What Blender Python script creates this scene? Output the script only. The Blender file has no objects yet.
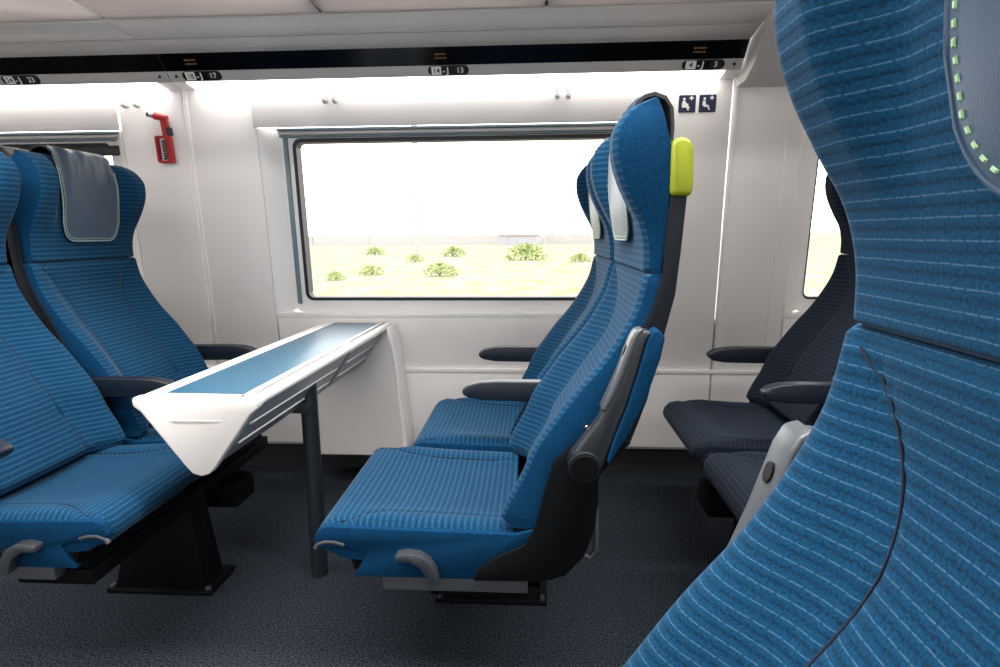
import bpy, bmesh, math, random
from mathutils import Vector, Matrix

S = bpy.context.scene
COL = S.collection
PI = math.pi
random.seed(7)

# ------------------------------------------------------------------ camera
CAM_Z = 1.04
cam_data = bpy.data.cameras.new('camera')
cam = bpy.data.objects.new('camera', cam_data)
COL.objects.link(cam)
right = Vector((0.998412, 0.055973, -0.006405))
up = Vector((-0.003236, 0.170464, 0.985359))
fwd = Vector((-0.056246, 0.983773, -0.170374))
m = Matrix.Identity(4)
for i in range(3):
    m[i][0] = right[i]; m[i][1] = up[i]; m[i][2] = -fwd[i]
m[2][3] = CAM_Z
cam.matrix_world = m
cam_data.sensor_width = 36.0
cam_data.lens = 580.0 / 1000.0 * 36.0
cam_data.clip_start = 0.02
cam_data.clip_end = 2000
S.camera = cam

# ------------------------------------------------------------------ world, lamps, exposure
w = bpy.data.worlds.new('sky')
S.world = w
w.use_nodes = True
wn = w.node_tree
bg = wn.nodes['Background']
bg.inputs[0].default_value = (1.0, 0.985, 0.96, 1)
bg.inputs[1].default_value = 4.0

def area_lamp(name, loc, sx, sy, power, rot=(0, 0, 0), color=(1, .975, .955)):
    d = bpy.data.lights.new(name, 'AREA')
    d.shape = 'RECTANGLE'; d.size = sx; d.size_y = sy; d.energy = power; d.color = color
    o = bpy.data.objects.new(name, d); COL.objects.link(o)
    o.location = loc; o.rotation_euler = rot
    return o
# two rows of unseen ceiling lamps, put in as the cabin's main light
area_lamp('unseen_lamp_light', (-0.6, 0.95, 2.105), 4.6, .22, 84)
area_lamp('unseen_lamp_light', (-0.6, 0.15, 2.105), 4.6, .22, 18)

S.view_settings.view_transform = 'Standard'
S.view_settings.look = 'None'
S.view_settings.gamma = 1
S.view_settings.exposure = 0.38
S.view_settings.use_curve_mapping = False
S.render.engine = 'CYCLES'
S.cycles.max_bounces = 8
S.cycles.transparent_max_bounces = 12

# ------------------------------------------------------------------ materials
def srgb(r, g, b):
    def f(c):
        c /= 255.0
        return c / 12.92 if c <= .04045 else ((c + .055) / 1.055) ** 2.4
    return (f(r), f(g), f(b), 1)

def mat(name, col, rough=.5, metal=0.0, noise=0.0, scale=40, bump=0.0, bscale=None, spec=.5, coat=0.0, emit=None, estr=0):
    mt = bpy.data.materials.new(name)
    mt.use_nodes = True
    nt = mt.node_tree
    b = nt.nodes['Principled BSDF']
    b.inputs['Base Color'].default_value = col
    b.inputs['Roughness'].default_value = rough
    b.inputs['Metallic'].default_value = metal
    b.inputs['Specular IOR Level'].default_value = spec
    b.inputs['Coat Weight'].default_value = coat
    if emit:
        b.inputs['Emission Color'].default_value = emit
        b.inputs['Emission Strength'].default_value = estr
    if noise or bump:
        tc = nt.nodes.new('ShaderNodeTexCoord')
        n = nt.nodes.new('ShaderNodeTexNoise')
        n.inputs['Scale'].default_value = scale
        n.inputs['Detail'].default_value = 4
        nt.links.new(tc.outputs['Object'], n.inputs['Vector'])
        if noise:
            r = nt.nodes.new('ShaderNodeMapRange')
            r.inputs[1].default_value = .3; r.inputs[2].default_value = .7
            r.inputs[3].default_value = 1 - noise; r.inputs[4].default_value = 1 + noise
            nt.links.new(n.outputs[0], r.inputs[0])
            mx = nt.nodes.new('ShaderNodeMix'); mx.data_type = 'RGBA'; mx.blend_type = 'MULTIPLY'
            mx.inputs[0].default_value = 1
            mx.inputs[6].default_value = col
            nt.links.new(r.outputs[0], mx.inputs[7])
            nt.links.new(mx.outputs[2], b.inputs['Base Color'])
        if bump:
            n2 = n
            if bscale:
                n2 = nt.nodes.new('ShaderNodeTexNoise'); n2.inputs['Scale'].default_value = bscale
                n2.inputs['Detail'].default_value = 3
                nt.links.new(tc.outputs['Object'], n2.inputs['Vector'])
            bp = nt.nodes.new('ShaderNodeBump'); bp.inputs['Strength'].default_value = bump
            bp.inputs['Distance'].default_value = .002
            nt.links.new(n2.outputs[0], bp.inputs['Height'])
            nt.links.new(bp.outputs[0], b.inputs['Normal'])
    return mt

def fabric(name, dark, mid, line, period=.0135, lw=.2, strength=1.0):
    """moquette: woven ribs across the seat with a thin broken pale line in each rib (UV in metres)"""
    mt = bpy.data.materials.new(name); mt.use_nodes = True
    nt = mt.node_tree; N = nt.nodes; L = nt.links
    b = N['Principled BSDF']; b.inputs['Roughness'].default_value = .9
    b.inputs['Specular IOR Level'].default_value = .15
    b.inputs['Sheen Weight'].default_value = .1
    b.inputs['Sheen Roughness'].default_value = .4
    b.inputs['Sheen Tint'].default_value = (.6, .8, 1, 1)
    uv = N.new('ShaderNodeUVMap'); uv.uv_map = 'UVMap'
    sep = N.new('ShaderNodeSeparateXYZ'); L.new(uv.outputs[0], sep.inputs[0])
    # fuzzy mottling
    n1 = N.new('ShaderNodeTexNoise'); n1.inputs['Scale'].default_value = 420; n1.inputs['Detail'].default_value = 3
    L.new(uv.outputs[0], n1.inputs['Vector'])
    n2 = N.new('ShaderNodeTexNoise'); n2.inputs['Scale'].default_value = 70; n2.inputs['Detail'].default_value = 2
    L.new(uv.outputs[0], n2.inputs['Vector'])
    def math_(op, a, bb, clamp=False):
        x = N.new('ShaderNodeMath'); x.operation = op; x.use_clamp = clamp
        for k, v in enumerate((a, bb)):
            if v is None: continue
            if isinstance(v, (int, float)): x.inputs[k].default_value = v
            else: L.new(v, x.inputs[k])
        return x.outputs[0]
    # wobble the ribs by a hair
    wob = math_('MULTIPLY', math_('SUBTRACT', n2.outputs[0], .5), .0012)
    v = math_('ADD', sep.outputs[1], wob)
    fr = math_('FRACT', math_('DIVIDE', v, period), None)
    tri = math_('ABSOLUTE', math_('SUBTRACT', fr, .5), None)          # 0 in the middle of a rib, .5 between
    ln = math_('SUBTRACT', 1, math_('DIVIDE', tri, lw * .5), True)     # thin line
    # broken line: stitches along u
    st = math_('FRACT', math_('DIVIDE', sep.outputs[0], .011), None)
    stm = math_('MULTIPLY', math_('GREATER_THAN', st, .16), .8)
    lnm = math_('MULTIPLY', math_('MULTIPLY', ln, math_('ADD', stm, .2)), math_('ADD', math_('MULTIPLY', n1.outputs[0], .9), .45), True)
    lnm = math_('MULTIPLY', lnm, strength, True)
    rib = math_('MULTIPLY', tri, 2.0, True)                            # 1 between the ribs
    mixf = math_('SUBTRACT', math_('ADD', math_('MULTIPLY', math_('SUBTRACT', n1.outputs[0], .5), 2.2), .78), math_('MULTIPLY', math_('POWER', rib, 3.0), .55), True)
    m1 = N.new('ShaderNodeMix'); m1.data_type = 'RGBA'
    m1.inputs[6].default_value = dark; m1.inputs[7].default_value = mid
    L.new(mixf, m1.inputs[0])
    m2 = N.new('ShaderNodeMix'); m2.data_type = 'RGBA'
    m2.inputs[7].default_value = line
    L.new(m1.outputs[2], m2.inputs[6]); L.new(lnm, m2.inputs[0])
    L.new(m2.outputs[2], b.inputs['Base Color'])
    h = math_('ADD', math_('MULTIPLY', math_('SUBTRACT', 1, math_('POWER', rib, 3.0)), .8), math_('MULTIPLY', n1.outputs[0], .5))
    bp = N.new('ShaderNodeBump'); bp.inputs['Strength'].default_value = .35; bp.inputs['Distance'].default_value = .0012
    L.new(h, bp.inputs['Height']); L.new(bp.outputs[0], b.inputs['Normal'])
    return mt

M = {}
M['blue'] = fabric('blue striped moquette', srgb(3, 32, 53), srgb(7, 62, 94), srgb(80, 112, 142), lw=.12, strength=.75)
M['navy'] = fabric('dark navy striped moquette', srgb(14, 19, 28), srgb(28, 36, 49), srgb(52, 64, 82), strength=.7)
M['blue_plain'] = mat('plain blue seat cloth', srgb(4, 49, 81), .92, noise=.3, scale=260, bump=.3, bscale=700, spec=.1)
M['navy_plain'] = mat('plain dark navy seat cloth', srgb(22, 27, 40), .92, noise=.3, scale=260, bump=.3, bscale=700, spec=.1)
M['shell'] = mat('dark grey seat shell plastic', srgb(20, 25, 31), .5, spec=.15, bump=.08, scale=600)
M['black'] = mat('black textured plastic', srgb(6, 8, 11), .6, spec=.12, bump=.1, scale=500)
M['arm'] = mat('dark navy armrest plastic', srgb(14, 22, 34), .38, spec=.5, bump=.06, scale=600)
M['armgrey'] = mat('grey armrest plastic', srgb(80, 84, 88), .36, metal=.2, bump=.05, scale=700)
M['armcharcoal'] = mat('charcoal armrest plastic', srgb(38, 43, 48), .42, bump=.06, scale=700)
M['steel'] = mat('grey painted steel', srgb(78, 82, 88), .42, metal=.3)
M['lever'] = mat('charcoal lever', srgb(64, 68, 74), .32, metal=.3)
M['chrome'] = mat('bright metal', srgb(190, 192, 195), .22, metal=1)
M['leather'] = mat('slate blue leather', srgb(44, 66, 88), .38, noise=.10, scale=30, bump=.12, bscale=900, spec=.5)
M['leather_b'] = mat('black leather back', srgb(18, 20, 24), .5, bump=.15, bscale=400)
M['leather_br'] = mat('brown leather', srgb(60, 49, 44), .5, noise=.1, scale=30, bump=.2, bscale=420)
M['stitch'] = mat('pale green thread', srgb(160, 195, 150), .8)
M['piping'] = mat('pale piping', srgb(150, 172, 172), .6)
M['seam'] = mat('dark seam thread', srgb(6, 22, 44), .9)
M['lime'] = mat('lime yellow handle plastic', srgb(126, 135, 6), .38)
M['wall'] = mat('white wall panel', srgb(246, 243, 241), .38, bump=.02, scale=300)
M['wallin'] = mat('white window frame', srgb(247, 246, 245), .35)
M['grey_trim'] = mat('pale grey trim', srgb(206, 204, 202), .4)
M['blind'] = mat('teal grey blind cassette', srgb(116, 136, 144), .45)
M['gasket'] = mat('dark rubber gasket', srgb(34, 34, 48), .5)
M['rackgrey'] = mat('grey lacquered rack rail', srgb(188, 186, 184), .42)
M['rackglass'] = mat('pale frosted rack panel', srgb(214, 206, 204), .16, noise=.05, scale=3, spec=.6)
M['display'] = mat('black glossy display strip', srgb(6, 6, 7), .2, spec=.3)
M['led'] = mat('glowing light diffuser', (1, 1, 1, 1), .5, emit=(1, .97, .93, 1), estr=5)
M['amber'] = mat('amber readout dots', srgb(60, 30, 5), .5, emit=(1, .5, .08, 1), estr=.06)
M['tablewhite'] = mat('white moulded table edge', srgb(226, 223, 220), .34)
M['tabletop'] = mat('teal blue table inlay', srgb(24, 80, 106), .40, spec=1.0)
M['tablegrey'] = mat('silver grey folded table leaf', srgb(150, 155, 160), .34, metal=.35)
M['leg'] = mat('charcoal table post', srgb(34, 40, 47), .4, metal=.2)
M['red'] = mat('red hammer plastic', srgb(176, 22, 24), .4)
M['signnavy'] = mat('navy sign', srgb(22, 28, 66), .4)
M['white'] = mat('white print', srgb(244, 244, 240), .5)
M['plateblack'] = mat('black number plate', srgb(12, 12, 13), .35)
M['plategrey'] = mat('charcoal number field', srgb(40, 40, 41), .4)
M['ceil'] = mat('pale ceiling panel', srgb(236, 234, 232), .4)
M['lampglass'] = mat('unseen ceiling lamp diffuser', (1, 1, 1, 1), .5, emit=(1, .97, .93, 1), estr=4)
M['baseboard'] = mat('dark heater strip', srgb(34, 37, 41), .5)
M['bark'] = mat('pale timber', srgb(100, 95, 88), .9)
M['shedgrey'] = mat('grey shed door', srgb(142, 142, 150), .8)
M['leafgreen'] = mat('bush leaf', srgb(140, 154, 96), .8)
M['concrete'] = mat('pale concrete', srgb(150, 149, 148), .9, noise=.06, scale=2)

def frosted(name, col):
    mt = mat(name, col, .2, noise=.05, scale=3, spec=.5)
    nt = mt.node_tree; N = nt.nodes
    t = N.new('ShaderNodeBsdfTranslucent'); t.inputs[0].default_value = col
    mx = N.new('ShaderNodeMixShader'); mx.inputs[0].default_value = .45
    nt.links.new(N['Principled BSDF'].outputs[0], mx.inputs[1]); nt.links.new(t.outputs[0], mx.inputs[2])
    nt.links.new(mx.outputs[0], N['Material Output'].inputs[0])
    return mt
M['rackglass'] = frosted('pale frosted rack panel', srgb(226, 219, 217))
def carpet():
    mt = bpy.data.materials.new('dark navy carpet'); mt.use_nodes = True
    nt = mt.node_tree; N = nt.nodes; L = nt.links
    b = N['Principled BSDF']; b.inputs['Roughness'].default_value = .95; b.inputs['Specular IOR Level'].default_value = .1
    tc = N.new('ShaderNodeTexCoord')
    n1 = N.new('ShaderNodeTexNoise'); n1.inputs['Scale'].default_value = 190; n1.inputs['Detail'].default_value = 3
    n2 = N.new('ShaderNodeTexVoronoi'); n2.inputs['Scale'].default_value = 230
    L.new(tc.outputs['Object'], n1.inputs['Vector']); L.new(tc.outputs['Object'], n2.inputs['Vector'])
    r = N.new('ShaderNodeValToRGB')
    r.color_ramp.elements[0].position = .33; r.color_ramp.elements[0].color = srgb(9, 12, 16)
    r.color_ramp.elements[1].position = .7; r.color_ramp.elements[1].color = srgb(68, 76, 86)
    L.new(n1.outputs[0], r.inputs[0]); L.new(r.outputs[0], b.inputs['Base Color'])
    bp = N.new('ShaderNodeBump'); bp.inputs['Strength'].default_value = .8; bp.inputs['Distance'].default_value = .004
    L.new(n2.outputs[0], bp.inputs['Height']); L.new(bp.outputs[0], b.inputs['Normal'])
    return mt
M['carpet'] = carpet()

def ground_mat():
    mt = bpy.data.materials.new('dry grass ground'); mt.use_nodes = True
    nt = mt.node_tree; N = nt.nodes; L = nt.links
    b = N['Principled BSDF']; b.inputs['Roughness'].default_value = 1; b.inputs['Specular IOR Level'].default_value = 0
    tc = N.new('ShaderNodeTexCoord')
    mp = N.new('ShaderNodeMapping'); mp.inputs['Scale'].default_value = (1, .45, 1)
    L.new(tc.outputs['Object'], mp.inputs[0])
    n1 = N.new('ShaderNodeTexNoise'); n1.inputs['Scale'].default_value = .9; n1.inputs['Detail'].default_value = 9; n1.inputs['Roughness'].default_value = .7
    L.new(mp.outputs[0], n1.inputs['Vector'])
    r = N.new('ShaderNodeValToRGB')
    e = r.color_ramp.elements
    e[0].position = .34; e[0].color = srgb(122, 130, 92)
    e[1].position = .62; e[1].color = srgb(143, 135, 128)
    k = e.new(.46); k.color = srgb(133, 131, 110)
    L.new(n1.outputs[0], r.inputs[0]); L.new(r.outputs[0], b.inputs['Base Color'])
    return mt
M['ground'] = ground_mat()

def glass_mat():
    mt = bpy.data.materials.new('clear window glass'); mt.use_nodes = True
    nt = mt.node_tree; N = nt.nodes; L = nt.links
    for n in list(N): N.remove(n)
    out = N.new('ShaderNodeOutputMaterial'); t = N.new('ShaderNodeBsdfTransparent'); g = N.new('ShaderNodeBsdfGlossy')
    g.inputs['Roughness'].default_value = .02
    fr = N.new('ShaderNodeFresnel'); fr.inputs[0].default_value = 1.35
    mx = N.new('ShaderNodeMixShader')
    L.new(fr.outputs[0], mx.inputs[0]); L.new(t.outputs[0], mx.inputs[1]); L.new(g.outputs[0], mx.inputs[2])
    L.new(mx.outputs[0], out.inputs[0])
    return mt
M['glass'] = glass_mat()

# ------------------------------------------------------------------ helpers
def tag(o, label=None, cat=None, group=None, kind=None):
    if label: o['label'] = label
    if cat: o['category'] = cat
    if group: o['group'] = group
    if kind: o['kind'] = kind
    return o

def empty(name, loc=(0, 0, 0), rz=0):
    o = bpy.data.objects.new(name, None); COL.objects.link(o)
    o.empty_display_size = .05
    o.location = loc; o.rotation_euler = (0, 0, rz)
    return o

def link(name, me, parent=None, loc=None):
    o = bpy.data.objects.new(name, me); COL.objects.link(o)
    if parent: o.parent = parent
    if loc: o.location = loc
    return o

def mesh(verts, faces, mats, uvs=None, mi=None, smooth=True, angle=40, fix=True):
    me = bpy.data.meshes.new('m')
    me.from_pydata([tuple(v) for v in verts], [], faces)
    if not isinstance(mats, (list, tuple)): mats = [mats]
    for a in mats: me.materials.append(a)
    if uvs is not None:
        ul = me.uv_layers.new(name='UVMap')
        for lp in me.loops: ul.data[lp.index].uv = uvs[lp.vertex_index]
    if mi:
        for p, k in zip(me.polygons, mi): p.material_index = k
    if fix:
        bm = bmesh.new(); bm.from_mesh(me)
        bmesh.ops.recalc_face_normals(bm, faces=bm.faces)
        bm.to_mesh(me); bm.free()
    if smooth:
        for p in me.polygons: p.use_smooth = True
        me.set_sharp_from_angle(angle=math.radians(angle))
    return me

def bevelled(verts, faces, mats, bev=.003, seg=2, smooth=True):
    """closed solid with its sharp edges bevelled, returned as a mesh"""
    me = mesh(verts, faces, mats, smooth=False)
    bm = bmesh.new(); bm.from_mesh(me)
    if bev > 0:
        es = [e for e in bm.edges if len(e.link_faces) == 2 and e.calc_face_angle(0) > .5]
        bmesh.ops.bevel(bm, geom=es, offset=bev, segments=seg, affect='EDGES', profile=.5, clamp_overlap=True)
    bm.to_mesh(me); bm.free()
    if smooth:
        for p in me.polygons: p.use_smooth = True
        me.set_sharp_from_angle(angle=math.radians(38))
    return me

def prism_data(poly, a0, a1, f):
    n = len(poly)
    v = [f(p[0], p[1], a0) for p in poly] + [f(p[0], p[1], a1) for p in poly]
    fc = [tuple(range(n)), tuple(range(2 * n - 1, n - 1, -1))]
    for i in range(n):
        j = (i + 1) % n
        fc.append((i, j, n + j, n + i))
    return v, fc
XZ = lambda a, b, c: (a, c, b)        # polygon in x,z extruded along y
XY = lambda a, b, c: (a, b, c)
YZ = lambda a, b, c: (c, a, b)        # polygon in y,z extruded along x

def prism(poly, a0, a1, f, mats, bev=.003, seg=2):
    v, fc = prism_data(poly, a0, a1, f)
    return bevelled(v, fc, mats, bev, seg)

def box(x0, x1, y0, y1, z0, z1, mats, bev=.003, seg=2):
    return prism([(x0, y0), (x1, y0), (x1, y1), (x0, y1)], z0, z1, XY, mats, bev, seg)

def rrect(x0, x1, z0, z1, r, n=5):
    out = []
    for cx, cz, a in ((x1 - r, z1 - r, 0), (x0 + r, z1 - r, 90), (x0 + r, z0 + r, 180), (x1 - r, z0 + r, 270)):
        for k in range(n + 1):
            t = math.radians(a + 90 * k / n)
            out.append((cx + r * math.cos(t), cz + r * math.sin(t)))
    return out

def ring(outer, inner, a0, a1, f, mats, bev=0.0):
    n = len(outer)
    v = [f(*p, a0) for p in outer] + [f(*p, a0) for p in inner] + [f(*p, a1) for p in outer] + [f(*p, a1) for p in inner]
    fc = []
    for i in range(n):
        j = (i + 1) % n
        fc += [(i, j, n + j, n + i), (2*n + i, 2*n + j, 3*n + j, 3*n + i), (i, j, 2*n + j, 2*n + i), (n + i, n + j, 3*n + j, 3*n + i)]
    return bevelled(v, fc, mats, bev, 2)

def tube(pts, r, mats, n=8, closed=False):
    pts = [Vector(p) for p in pts]
    v = []; fc = []; N = len(pts)
    prev = None
    for i, p in enumerate(pts):
        if closed: t = pts[(i + 1) % N] - pts[i - 1]
        else: t = pts[min(i + 1, N - 1)] - pts[max(i - 1, 0)]
        t.normalize()
        if prev is None:
            a = Vector((0, 0, 1)) if abs(t.z) < .9 else Vector((1, 0, 0))
            s = t.cross(a).normalized()
        else:
            s = (prev - t * prev.dot(t)).normalized()
        prev = s
        q = t.cross(s)
        rr = r[i] if isinstance(r, (list, tuple)) else r
        for k in range(n):
            an = 2 * PI * k / n
            v.append(p + s * (rr * math.cos(an)) + q * (rr * math.sin(an)))
    for i in range(N if closed else N - 1):
        for k in range(n):
            a = i * n + k; b = i * n + (k + 1) % n
            c = ((i + 1) % N) * n + (k + 1) % n; d = ((i + 1) % N) * n + k
            fc.append((a, b, c, d))
    if not closed:
        fc.append(tuple(range(n))); fc.append(tuple(range((N - 1) * n, N * n)))
    return mesh(v, fc, mats, angle=60)

def cyl(p0, p1, r, mats, n=24, bev=.002):
    p0 = Vector(p0); p1 = Vector(p1)
    t = (p1 - p0).normalized()
    a = Vector((0, 0, 1)) if abs(t.z) < .9 else Vector((1, 0, 0))
    s = t.cross(a).normalized(); q = t.cross(s)
    poly = [(r * math.cos(2 * PI * k / n), r * math.sin(2 * PI * k / n)) for k in range(n)]
    L = (p1 - p0).length
    return prism(poly, 0, L, lambda x, y, c: p0 + s * x + q * y + t * c, mats, bev, 1)

def join(meshes, mats=None):
    """one mesh out of several (for one part only)"""
    bm = bmesh.new(); ms = []
    for me in meshes:
        for a in me.materials:
            if a not in ms: ms.append(a)
    for me in meshes:
        mp = {i: ms.index(a) for i, a in enumerate(me.materials)}
        n0 = len(bm.faces)
        bm.from_mesh(me)
        bm.faces.ensure_lookup_table()
        for f in bm.faces[n0:]: f.material_index = mp[f.material_index]
    out = bpy.data.meshes.new('m'); 
    for a in ms: out.materials.append(a)
    bm.to_mesh(out); bm.free()
    for me in meshes: bpy.data.meshes.remove(me)
    return out

def curve_fn(pts):
    """monotone-ish cubic through (key, value) pairs sorted by key"""
    pts = sorted(pts)
    X = [p[0] for p in pts]; Yv = [p[1] for p in pts]; n = len(X)
    d = [(Yv[i+1] - Yv[i]) / (X[i+1] - X[i]) for i in range(n - 1)]
    mm = [d[0]] + [((d[i-1] + d[i]) / 2 if d[i-1] * d[i] > 0 else 0) for i in range(1, n - 1)] + [d[-1]]
    def f(x):
        if x <= X[0]: return Yv[0] + (x - X[0]) * mm[0] * 0
        if x >= X[-1]: return Yv[-1]
        i = 0
        while x > X[i+1]: i += 1
        h = X[i+1] - X[i]; t = (x - X[i]) / h
        return ((2*t**3 - 3*t*t + 1) * Yv[i] + (t**3 - 2*t*t + t) * h * mm[i] + (-2*t**3 + 3*t*t) * Yv[i+1] + (t**3 - t*t) * h * mm[i+1])
    return f

def sm(x):
    x = max(0.0, min(1.0, x)); return x * x * (3 - 2 * x)

def text(body, size, mats, parent, loc, rot, name='lettering', off=.0003):
    c = bpy.data.curves.new('t', 'FONT'); c.body = body; c.size = size
    c.align_x = 'CENTER'; c.align_y = 'CENTER'; c.extrude = .0004; c.resolution_u = 3; c.offset = off
    c.materials.append(mats)
    o = bpy.data.objects.new(name, c); COL.objects.link(o)
    me = bpy.data.meshes.new_from_object(o)
    bpy.data.objects.remove(o)
    o = link(name, me, parent, loc)
    o.rotation_euler = rot
    return o

# ================================================================== THE SETTING
WX0, WX1 = -4.2, 3.4
def WY(z): return 2.36 - .07 * (z - .15)          # the side wall leans inward towards the roof
def W(x, z, d): return (x, WY(z) - d, z)          # point on the wall plane, d towards the cabin

floor_o = tag(link('floor', box(WX0, WX1, -1.2, 2.52, -.05, 0, M['carpet'], 0)), kind='structure')
ceil_o = tag(link('ceiling', box(WX0, WX1, -1.2, 2.52, 2.12, 2.17, M['ceil'], 0)), kind='structure')
tag(link('wall_left', box(WX0 - .05, WX0, -1.2, 2.52, 0, 2.12, M['wall'], 0)), kind='structure')
tag(link('wall_right', box(WX1, WX1 + .05, -1.2, 2.52, 0, 2.12, M['wall'], 0)), kind='structure')
nw = tag(empty('wall_near'), kind='structure')
link('wall_panel', box(WX0, WX1, -.86, -.8, 0, 2.12, M['wall'], 0), nw)  # unseen side, closed without windows to cut the light from there

# window wall: panels between and below the windows
wb = tag(empty('wall_back', (0, 0, 0)), kind='structure')
TOP = 1.60
def wpanel(x0, x1, z0, z1, d0=-.02, d1=0.0, bev=.003, name='wall_panel', mt='wall'):
    return link(name, prism([(x0, z0), (x1, z0), (x1, z1), (x0, z1)], d0, d1, W, M[mt], bev), wb)
G = .0025
# piers
for x0, x1 in ((-4.2, -3.2), (-1.60, -1.337), (-1.337, -1.057), (.478, .723), (.723, .985), (2.3, 2.6)):
    wpanel(x0 + G, x1 - G, .482, TOP)
# lower panels, one bay each
for x0, x1 in ((-4.2, -2.6), (-2.6, -1.337), (-1.337, .723), (.723, 2.6)):
    wpanel(x0 + G, x1 - G, .15, .478, d1=.006)
for x0, x1 in ((-3.2, -1.60), (-1.057, .478), (.985, 2.3)):
    wpanel(x0 + G, x1 - G, .482, .70)
    wpanel(x0 - .012, x1 + .0, 1.443, TOP - .02, d0=0.0, d1=.012, bev=.005, name='window_header')
# wall above the rack
link('wall_panel', box(WX0, WX1, 2.3, 2.36, TOP, 2.12, M['wall'], 0), wb)
# backing behind the joints
wpanel(-4.2, 3.4, .13, .70, d0=-.06, d1=-.022, bev=0, name='wall_backing', mt='grey_trim')
# ribs beside the two pier joints
for x in (-1.337, .723):
    link('joint_rib', prism([(x + .004, .49), (x + .018, .49), (x + .018, TOP - .01), (x + .004, TOP - .01)], -.001, .007, W, M['wall'], .004, 2), wb)
for x in (.925,):
    link('joint_rib', prism([(x, .49), (x + .008, .49), (x + .008, TOP - .01), (x, TOP - .01)], -.001, .004, W, M['wall'], .003, 2), wb)
link('dado_rib', prism([(WX0, .472), (WX1, .472), (WX1, .490), (WX0, .490)], 0, .012, W, M['wall'], .003), wb)
tag(link('baseboard_back', box(WX0, WX1, 2.44, 2.5, 0, .16, M['baseboard'], 0)), kind='structure')
tag(link('trim_1', box(WX0, WX1, 2.40, 2.44, .11, .155, M['baseboard'], .004)), kind='structure')

def window(n, x0, x1, mg=.118):
    """x0..x1: the clear opening between the piers"""
    root = tag(empty('window_%d' % n), kind='structure')
    zt = 1.443
    # sloping reveals left and right
    for s, xa in ((1, x0), (-1, x1)):
        v = [W(xa, .70, 0), W(xa, zt, 0), W(xa + s * .07, zt, -.05), W(xa + s * .07, .735, -.05), W(xa, .70, -.07), W(xa, zt, -.07), W(xa + s * .07, zt, -.07), W(xa + s * .07, .735, -.07)]
        f = [(0, 1, 2, 3), (4, 5, 6, 7), (0, 1, 5, 4), (1, 2, 6, 5), (2, 3, 7, 6), (3, 0, 4, 7)]
        link('reveal', bevelled(v, f, M['wallin'], 0), root)
        # upright guide rail of the blind
        if mg < .1: continue
        xb = xa + s * .088
        link('blind_guide', prism([(xb - .009, .755), (xb + .009, .755), (xb + .009, zt - .02), (xb - .009, zt - .02)], -.05, -.036, W, M['blind'], .003), root)
    link('window_sill', prism([(x0, .70), (x1, .70), (x1, .722), (x0, .722)], -.06, -.004, W, M['wallin'], .006), root)
    outer = rrect(x0 + min(.068, mg - .02), x1 - min(.068, mg - .02), .722, 1.418, .03)
    gx0, gx1, gz0, gz1 = x0 + mg, x1 - mg, .772, 1.406
    inner = rrect(gx0, gx1, gz0, gz1, .03)
    link('window_frame', ring(outer, inner, -.075, -.044, W, M['wallin'], 0), root)
    gout = rrect(gx0 - .003, gx1 + .003, gz0 - .003, gz1 + .003, .032)
    gin = rrect(gx0 + .011, gx1 - .011, gz0 + .010, gz1 - .012, .022)
    link('gasket', ring(gout, gin, -.09, -.040 if mg > .1 else -.056, W, M['gasket'], 0), root)
    link('pane', prism(gin, -.085, -.08, W, M['glass'], 0), root)
    # rolled blind cassette under the header: three slim bars
    for zc, h, d, mt in ((1.438, .009, -.006, 'blind'), (1.426, .012, -.018, 'grey_trim'), (1.415, .007, -.024, 'blind')):
        link('blind_bar', prism([(x0 + .07, zc - h / 2), (x1 - .02, zc - h / 2), (x1 - .02, zc + h / 2), (x0 + .07, zc + h / 2)], -.06, d, W, M[mt], .002), root)
    return root
w1 = window(1, -1.057, .478)
w2 = window(2, -3.2, -1.60, .082)
w3 = window(3, .985, 2.3, .082)
# the blind of the left window hangs a little lower: its dark pull bar shows
link('blind_pull_bar', prism([(-3.11, 1.355), (-1.60, 1.355), (-1.60, 1.392), (-3.11, 1.392)], -.05, -.025, W, M['plateblack'], .004), w2)

# ------------------------------------------------------------------ overhead rack
RP = [(2.275, 1.580), (2.190, 1.594), (2.165, 1.626), (2.120, 1.673), (2.02, 1.689), (1.88, 1.699)]
def strip(name, a, b, x0, x1, mt, parent, th=.012, bev=.002, mt2=None):
    (y0, z0), (y1, z1) = a, b
    dy, dz = y1 - y0, z1 - z0; L = math.hypot(dy, dz)
    ny, nz = -dz / L, dy / L          # towards the roof / wall
    if nz < 0: ny, nz = -ny, -nz
    return link(name, prism([(y0, z0), (y1, z1), (y1 + ny * th, z1 + nz * th), (y0 + ny * th, z0 + nz * th)], x0, x1, YZ, mt, bev), parent)

def lerp2(a, b, t): return (a[0] + (b[0] - a[0]) * t, a[1] + (b[1] - a[1]) * t)

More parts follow.
